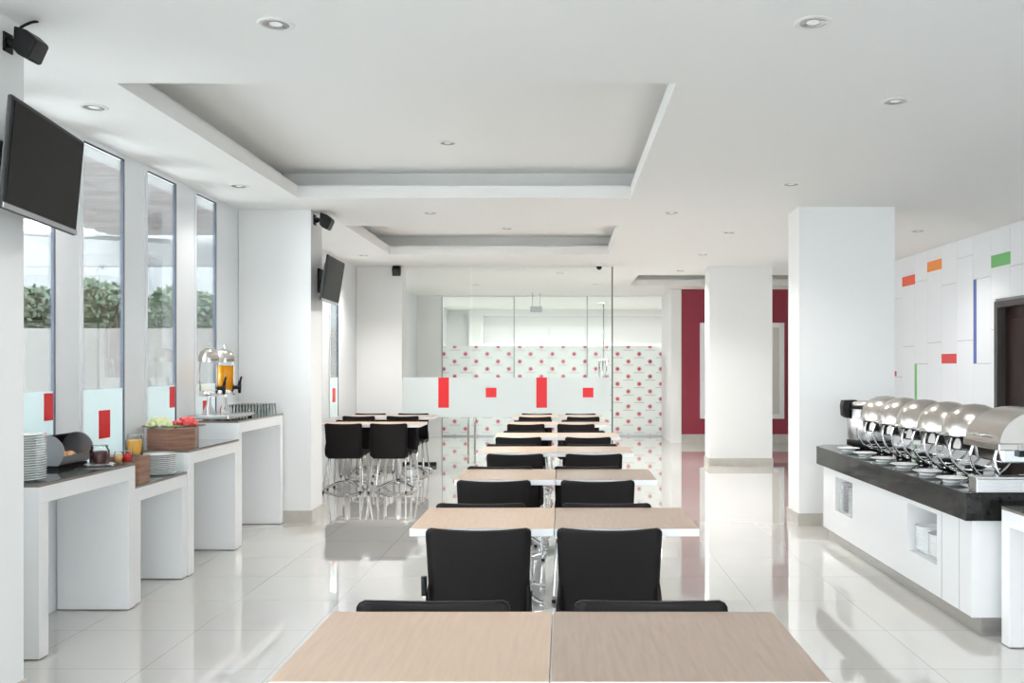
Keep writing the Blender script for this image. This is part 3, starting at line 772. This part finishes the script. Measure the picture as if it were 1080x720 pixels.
# service plates before each chafer
rest_lab = ['white spoon plate by the %s round chafer from the camera' % s for s in ('first', 'second', 'third', 'fourth', 'farthest')]
pp = None
for y, lb in list(zip(yc, rest_lab)) + [(5.46, 'white spoon plate by the large square-ended chafing dish')]:
    t = thing('spoon_rest', lb, 'plate', (2.345, y - 0.02, 0.80), 0, 'white spoon plates along the black counter')
    MB().lathe([(0, 0), (0.05, 0), (0.052, 0.012), (0, 0.012)], n=28, cap=False).build('foot', 'china', t)
    MB().lathe([(0.045, 0.012), (0.085, 0.026), (0.092, 0.030), (0.085, 0.032), (0.045, 0.018), (0, 0.017)], n=36, cap=False).build('dish', 'china', t)

# square-ended roll top chafer
rc = thing('roll_top_chafer', 'large square-ended roll-top chafing dish at the near end of the black counter', 'chafing dish', (2.735, 5.30, 0.80))
RX, RZ, LY = 0.27, 0.195, 0.215
prof = [(RX * math.cos(a), 0.262 + RZ * math.sin(a)) for a in [PI * i / 28 for i in range(29)]]
lid = MB()
t = bmesh.new()
A = [t.verts.new((p[0], -LY, p[1])) for p in prof]; B = [t.verts.new((p[0], LY, p[1])) for p in prof]
for i in range(28):
    ff = t.faces.new((A[i], A[i + 1], B[i + 1], B[i])); ff.smooth = True
lid.merge(t)
for yy in (-LY, LY):
    lid.prism([(x * 1.0, z) for x, z in prof], yy - 0.004, yy + 0.004, axis='Y')
lid.build('roll_top_lid', 'dome', rc)
MB().box(-RX + 0.02, RX - 0.02, -LY + 0.01, LY - 0.01, 0.150, 0.245, 0.01).build('water_pan', 'chrome', rc)
MB().box(-RX - 0.012, RX + 0.012, -LY - 0.012, LY + 0.012, 0.222, 0.264, 0.006).build('rim_frame', 'dome', rc)
h = MB(); h.box(-0.17, 0.17, -LY - 0.030, -LY - 0.012, 0.225, 0.255, 0.004); h.build('end_handle', 'alu', rc)
MB().box(-0.12, 0.02, -LY - 0.034, -LY - 0.029, 0.231, 0.249, 0.002).build('handle_inset', 'bezel', rc)
MB().box(-0.17, 0.26, -LY - 0.02, LY - 0.02, 0.188, 0.222, 0.004).build('underside_tray', 'black', rc)
for s in (-1, 1):
    for q in (-1, 1):
        l = MB(); l.tube([(s * (RX - 0.015), q * 0.15, 0.225), (s * (RX + 0.0), q * 0.155, 0.15), (s * (RX - 0.03), q * 0.16, 0.07), (s * (RX - 0.10), q * 0.17, 0.020), (s * (RX - 0.14), q * 0.175, 0.011)], 0.009, 10, smooth_path=6); l.build('leg', 'chrome', rc)
h = MB(); h.tube([(-RX + 0.01, -0.06, 0.30), (-RX - 0.03, -0.055, 0.30), (-RX - 0.03, 0.055, 0.30), (-RX + 0.01, 0.06, 0.30)], 0.007, 8, smooth_path=5); h.build('lid_handle', 'chrome', rc)

# steel tray box at the corner
sb = thing('steel_tray_box', 'brushed steel lidded tray on the near corner of the black counter', 'tray', (2.63, 5.045, 0.80))
MB().box(-0.345, 0.34, -0.065, 0.03, 0.0, 0.075, 0.003).build('box', 'steel', sb); MB().box(-0.35, 0.345, -0.07, 0.035, 0.075, 0.088, 0.003).build('lid', 'steel', sb)
# leaning white plates under the big chafer
for k in range(3):
    o = MB().box(-0.055, 0.055, -0.005, 0.005, 0, 0.085, 0.004).build('tent_card', 'napkin', loc=(2.66 + 0.15 * k, 5.125, 0.801))
    o.rotation_euler = (math.radians(-20), 0, 0)
    tag(o, ['white card leaning behind the steel tray, leftmost', 'white card leaning behind the steel tray, middle one', 'white card leaning behind the steel tray, at the right'][k], 'card', 'white cards under the big chafer')

# ------------------------------------------------------------------ dining chairs
def back_mesh():
    mb = MB(); bm = mb.bm
    nu = 14; vs = [0, .03, .10, .25, .45, .65, .80, .90, .94, .965, .985, 1.0]
    def pt(u, v, off):
        z = 0.395 + (0.82 - 0.395) * v
        r = 0.022
        w = 0.205 + 0.0175 * v
        dz = (0.82 - z)
        if dz < r: w = w - r + math.sqrt(max(r * r - (r - dz) ** 2, 0))
        dz = (z - 0.395)
        if dz < r: w = w - r + math.sqrt(max(r * r - (r - dz) ** 2, 0))
        zz = z - 0.009 * (1 - u * u) * v ** 3
        y = -0.045 * (1 - v) * -1 + 0.022 * u * u       # leans back at top, edges wrap forward
        return Vector((u * w, y + off, zz))
    F = [[bm.verts.new(pt(-1 + 2 * i / nu, v, 0.0)) for i in range(nu + 1)] for v in vs]
    Bk = [[bm.verts.new(pt(-1 + 2 * i / nu, v, 0.020)) for i in range(nu + 1)] for v in vs]
    nv = len(vs)
    for j in range(nv - 1):
        for i in range(nu):
            for G in (F, Bk):
                f = bm.faces.new((G[j][i], G[j][i + 1], G[j + 1][i + 1], G[j + 1][i])); f.smooth = True
        for i in (0, nu):
            f = bm.faces.new((F[j][i], Bk[j][i], Bk[j + 1][i], F[j + 1][i])); f.smooth = True
    for j in (0, nv - 1):
        for i in range(nu):
            f = bm.faces.new((F[j][i], F[j][i + 1], Bk[j][i + 1], Bk[j][i])); f.smooth = True
    return mb
def make_chair():
    t = thing('dining_chair', 'x', 'chair')
    back_mesh().build('backrest', 'chair', t)
    mb = MB(); mb.box(-0.215, 0.215, 0.055, 0.46, 0.425, 0.455, 0.012, seg=3); mb.build('seat', 'chair', t)
    for s in (-1, 1):
        b = MB(); b.tube([(s * 0.207, 0.065, 0.60), (s * 0.212, 0.035, 0.52), (s * 0.212, 0.06, 0.44), (s * 0.205, 0.12, 0.42)], [0.006, 0.017], 10, smooth_path=5)
        b.build('side_bracket', 'chair', t)
        for fr_, p in (('front', [(s * 0.19, 0.40, 0.43), (s * 0.205, 0.435, 0.22), (s * 0.215, 0.455, 0.012)]), ('rear', [(s * 0.19, 0.10, 0.43), (s * 0.205, 0.02, 0.22), (s * 0.22, -0.055, 0.012)])):
            l = MB().tube(p, 0.0115, 12, smooth_path=4).build('leg', 'chrome', t)
            MB().lathe([(0.014, 0), (0.015, 0.014), (0.012, 0.02)], c=(p[2][0], p[2][1], 0), n=12).build('foot_glide', 'black', l)
    mb = MB(); mb.tube([(-0.19, 0.40, 0.415), (0.19, 0.40, 0.415)], 0.010, 8); mb.tube([(-0.19, 0.10, 0.415), (0.19, 0.10, 0.415)], 0.010, 8)
    for s in (-1, 1): mb.tube([(s * 0.19, 0.40, 0.415), (s * 0.19, 0.10, 0.415)], 0.010, 8)
    mb.build('seat_frame', 'chrome', t)
    return t
chair0 = make_chair(); chair_used = [False]
def place_chair(x, y, away, label, group, s=1.0):
    """away=True: sitter looks away from the camera (backrest towards it)"""
    rz = (0.0 if away else PI) + random.uniform(-0.015, 0.015)
    if not chair_used[0]:
        o = chair0; o.location = (x, y, 0); o.rotation_euler = (0, 0, rz); chair_used[0] = True
        o['label'] = label; o['group'] = group
    else: o = dup(chair0, (x, y, 0), rz, label, group)
    return o

# ------------------------------------------------------------------ dining tables
def make_table(lam):
    t = thing('dining_table', 'x', 'table')
    W, D = 0.312, 0.30
    mb = MB(); mb.box(-W, W, -D, D, 0.766, 0.7985, 0.002, mi=1); mb.box(-W + 0.001, W - 0.001, -D + 0.001, D - 0.001, 0.7985, 0.80, mi=0)
    mb.build('tabletop', [lam, 'whiteedge'], t)
    mb = MB(); mb.box(-0.20, 0.20, -0.03, 0.03, 0.748, 0.766, 0.003); mb.box(-0.03, 0.03, -0.20, 0.20, 0.748, 0.766, 0.003); mb.build('top_bracket', 'whiteedge', t)
    MB().lathe([(0.033, 0.06), (0.033, 0.75)], n=24).build('column', 'chrome', t)
    MB().lathe([(0.06, 0.052), (0.055, 0.085), (0.036, 0.105)], n=24).build('collar', 'chrome', t)
    for k in range(4):
        a = PI / 4 + k * PI / 2; c, s = math.cos(a), math.sin(a)
        f = MB(); f.tube([(0.03 * c, 0.03 * s, 0.085), (0.13 * c, 0.13 * s, 0.078), (0.24 * c, 0.24 * s, 0.045), (0.33 * c, 0.33 * s, 0.022)], [0.022, 0.013], 10, smooth_path=5)
        f.lathe([(0.018, 0), (0.018, 0.014)], c=(0.325 * c, 0.325 * s, 0), n=12)
        f.build('foot', 'chrome', t)
    return t
tab = {'L': make_table('lam1'), 'R': make_table('lam2')}
tab_used = {'L': False, 'R': False}
def place_table(kind, x, y, label, group):
    o = tab[kind]
    if not tab_used[kind]:
        tab_used[kind] = True; o.location = (x, y, 0); o['label'] = label; o['group'] = group; return o
    return dup(o, (x, y, 0), 0.0, label, group)

XC = -0.03
rows = [(2.285, None, 2.645), (4.17, 3.755, 4.49), (5.84, 5.35, 6.14), (7.58, 6.98, 7.90), (9.20, 8.64, 9.52), (11.05, 10.60, 11.37), (12.68, 12.12, 13.0)]
rn = ['first', 'second', 'third', 'fourth', 'fifth', 'sixth', 'seventh']
cxs = [(None, (-0.376, 0.254)), ((-0.356, 0.194), (-0.41, 0.217)), ((-0.415, 0.206), (-0.43, 0.16)), ((-0.375, 0.24), (-0.45, 0.25)),
       ((-0.43, 0.24), (-0.41, 0.22)), ((-0.44, 0.15), (-0.40, 0.2)), ((-0.38, 0.27), (-0.38, 0.25))]
for k, (yt, yn, yf) in enumerate(rows):
    dx = -0.008 * k
    for side, s in (('L', -1), ('R', 1)):
        sd = 'left' if s < 0 else 'right'
        tone = 'pale oak' if s < 0 else 'taupe'
        tb = place_table(side, XC + dx + s * 0.3135, yt, '%s-topped square table, %s half of the %s row from the camera' % (tone, sd, rn[k]), 'square tables in the central row')
        if k == 0: tb.scale = (1, 0.95, 1)
    for which, yy in ((0, yn), (1, yf)):
        if yy is None: continue
        for q in (0, 1):
            x = cxs[k][which][q]; sd = ('left', 'right')[q]
            if which == 0: lb = 'black chair with its back to the camera at the %s table of the %s row' % (sd, rn[k])
            else: lb = 'black chair facing the camera behind the %s table of the %s row' % (sd, rn[k])
            place_chair(x, yy + (0.02 if which and k else 0), which == 0, lb, 'black chairs along the central tables')
ARMC = next(o for o in bpy.data.objects if str(o.get('label', '')).startswith('black chair with its back to the camera at the left table of the second row'))
ar = MB().tube([(-0.20, 0.12, 0.42), (-0.222, 0.04, 0.46), (-0.226, 0.02, 0.545)], 0.009, 8, smooth_path=4).build('armrest_post', 'chrome', ARMC)
MB().tube([(-0.226, 0.02, 0.54), (-0.227, 0.015, 0.62)], 0.013, 10).build('armrest_cap', 'black', ARMC)
# left group beyond the second column
lx = [(-2.97 + 0.315), (-1.71 - 0.315)]
for k, (yt, yn, yf, dxx) in enumerate(((11.08, 10.70, 11.45, 0.0), (12.66, 12.30, 13.08, -0.08))):
    rw_ = ('front', 'rear')[k]
    for j in (0, 1):
        sd = ('left', 'right')[j]
        place_table('L' if k == 0 else 'R', lx[j] + dxx, yt, 'square table, %s one of the %s pair beside the windows' % (sd, rw_), 'square tables beside the windows')
    cx = ((-2.62, -2.08), (-2.80, -2.2))[k]
    fx = ((-2.66, -2.06), (-2.79, -2.17))[k]
    for j in (0, 1):
        sd = ('left', 'right')[j]
        place_chair(cx[j], yn, True, 'black chair with its back to the camera, %s seat of the %s window-side tables' % (sd, rw_), 'black chairs beside the windows')
        place_chair(fx[j], yf, False, 'black chair facing the camera, %s seat behind the %s window-side tables' % (sd, rw_), 'black chairs beside the windows')

# ------------------------------------------------------------------ outside
struct(MB().box(-60, -3.4, -40, 60, -0.25, -0.15).build('ground_outside', 'outwall'))
struct(MB().box(-3.4, 60, -60, YN - 0.3, -0.25, -0.15).build('ground_forecourt', 'outwall'))
o = MB().box(-30, -3.6, 20.0, 20.3, -0.15, 2.34).build('boundary_wall', 'outwall'); tag(o, 'plain beige boundary wall seen through the side windows', 'wall')
cp = thing('canopy', 'grey corrugated canopy with a white fascia outside the windows', 'canopy', (0, 0, 0))
mb = MB()
for x0, x1, ya, yb in ((-16, -3.6, 8.5, 16.5), (-10.6, -3.6, 16.5, 21.0)):
    n = int((yb - ya) / 0.25)
    P = [(ya + (yb - ya) * k / n, 4.55 + (0.05 if k % 2 else 0)) for k in range(n + 1)]
    for (y0, z0), (y1, z1) in zip(P, P[1:]):
        mb.quad((x0, y0, z0), (x1, y0, z0), (x1, y1, z1), (x0, y1, z1))
        mb.quad((x0, y0, z0 + 0.01), (x0, y1, z1 + 0.01), (x1, y1, z1 + 0.01), (x1, y0, z0 + 0.01))
mb.build('roof_sheets', 'corr', cp, fix=False)
MB().box(-20, -3.6, 21.2, 21.35, 3.85, 4.65).build('fascia', 'outwhite', cp)
mb = MB(); mb.tube([(-16, 19.5, 5.3), (-10.5, 20.6, 4.7)], 0.06, 8); mb.tube([(-16, 20.2, 4.7), (-9.0, 20.6, 4.35)], 0.05, 8); mb.build('truss', 'outwhite', cp)
mb = MB()
for x in (-14.0, -9.0, -4.2): mb.box(x - 0.08, x + 0.08, 21.2, 21.35, -0.15, 3.85)
mb.build('posts', 'outwhite', cp)
o = MB().box(-13.0, -12.35, 25.2, 25.8, -0.15, 6.2).build('red_tower', 'outred'); tag(o, 'tall red clad tower outside beyond the canopy', 'tower')
o = MB().box(-30, -3.6, 24.8, 25.0, -0.15, 4.3).build('white_outbuilding', 'outwhite'); tag(o, 'long plain white outbuilding behind the trees outside', 'building')
def tree(x, y, h, r, label):
    t = thing('tree', label, 'tree', (x, y, -0.15), 0, 'trees outside')
    MB().tube([(0, 0, 0), (0.05, 0.02, h * 0.4), (0, 0, h * 0.7)], [0.12, 0.05], 8, smooth_path=3).build('trunk', 'bark', t)
    c = MB()
    for k in range(2600):
        a = random.uniform(0, 2 * PI); ph = math.acos(random.uniform(-1, 1)); rr = r * random.uniform(0.55, 1.0) * (0.85 + 0.15 * math.sin(3 * a) * math.sin(2 * ph))
        p = Vector((rr * math.sin(ph) * math.cos(a), rr * math.sin(ph) * math.sin(a), h * 0.62 + rr * 0.75 * math.cos(ph)))
        u = Vector((random.gauss(0, 1), random.gauss(0, 1), random.gauss(0, 1))).normalized() * 0.10; v = u.orthogonal().normalized() * 0.05
        c.quad(p - u, p + v, p + u, p - v)
    c.ico((0, 0, h * 0.62), r * 0.6, 2, sc=(1, 1, 0.75), jitter=0.15)
    c.build('crown', 'leaf', t, fix=False)
pos = [(-14.1, 23.4, 4.9, 1.15), (-12.0, 23.2, 5.0, 1.2), (-10.0, 23.4, 4.8, 1.15), (-8.0, 23.2, 4.9, 1.15)]
for (x, y, h, r), lb in zip(pos, ['tree seen through the window beside the near column', 'tree seen through the second visible window', 'tree seen through the third visible window', 'tree at the right side of the row behind the boundary wall']):
    tree(x, y, h, r, 'green leafy ' + lb)

# ------------------------------------------------------------------ light
w = bpy.data.worlds.new('overcast_sky'); SC.world = w; w.use_nodes = True
nt = w.node_tree; bg = nt.nodes['Background']
tc = nt.nodes.new('ShaderNodeTexCoord'); sx = nt.nodes.new('ShaderNodeSeparateXYZ'); rp = nt.nodes.new('ShaderNodeValToRGB')
nt.links.new(tc.outputs['Generated'], sx.inputs[0]); nt.links.new(sx.outputs['Z'], rp.inputs['Fac']); nt.links.new(rp.outputs['Color'], bg.inputs['Color'])
rp.color_ramp.elements[0].color = (0.93, 0.95, 1.0, 1); rp.color_ramp.elements[1].color = (0.80, 0.89, 1.0, 1)
bg.inputs['Strength'].default_value = 5.0

# lamps of the recessed downlights and of the added ones beyond the partition
for k, (x, y, z, lab) in enumerate(spots):
    ld = bpy.data.lights.new('downlight_lamp', 'SPOT'); ld.energy = (18 if x < -2 else 40) if y < 8.5 or x > 3 else (110 if y < 13 else 170); ld.spot_size = math.radians(130); ld.spot_blend = 1.0; ld.shadow_soft_size = 0.08; ld.color = (1.0, 0.975, 0.94)
    lo = bpy.data.objects.new('downlight_lamp', ld); COL.objects.link(lo); lo.location = (x, y, z - 0.02)

# unseen area lights added to brighten the far lobby
for x in (-1.5, 0.5, 2.5):
    ld = bpy.data.lights.new('lobby_fill', 'AREA'); ld.size = 0.6; ld.energy = 36; ld.color = (1, 0.97, 0.93)
    lo = bpy.data.objects.new('lobby_fill', ld); COL.objects.link(lo); lo.location = (x, 21.5, 2.95)

# ------------------------------------------------------------------ camera
cam = bpy.data.cameras.new('camera'); co = bpy.data.objects.new('camera', cam); COL.objects.link(co)
co.location = (0, 0, 1.5); co.rotation_euler = (PI / 2, 0, 0)
cam.sensor_width = 36; cam.lens = 950 / 1080 * 36
cam.shift_x = (540 - 594) / 1080; cam.shift_y = (386 - 360) / 1080
cam.clip_start = 0.05; cam.clip_end = 300
SC.camera = co

SC.cycles.use_denoising = True
SC.cycles.max_bounces = 10; SC.cycles.diffuse_bounces = 6; SC.cycles.glossy_bounces = 5; SC.cycles.transmission_bounces = 6; SC.cycles.transparent_max_bounces = 16
SC.cycles.sample_clamp_indirect = 8
vs = SC.view_settings
vs.view_transform = 'Standard'; vs.look = 'None'; vs.gamma = 1.0; vs.use_curve_mapping = False
vs.exposure = 1.2
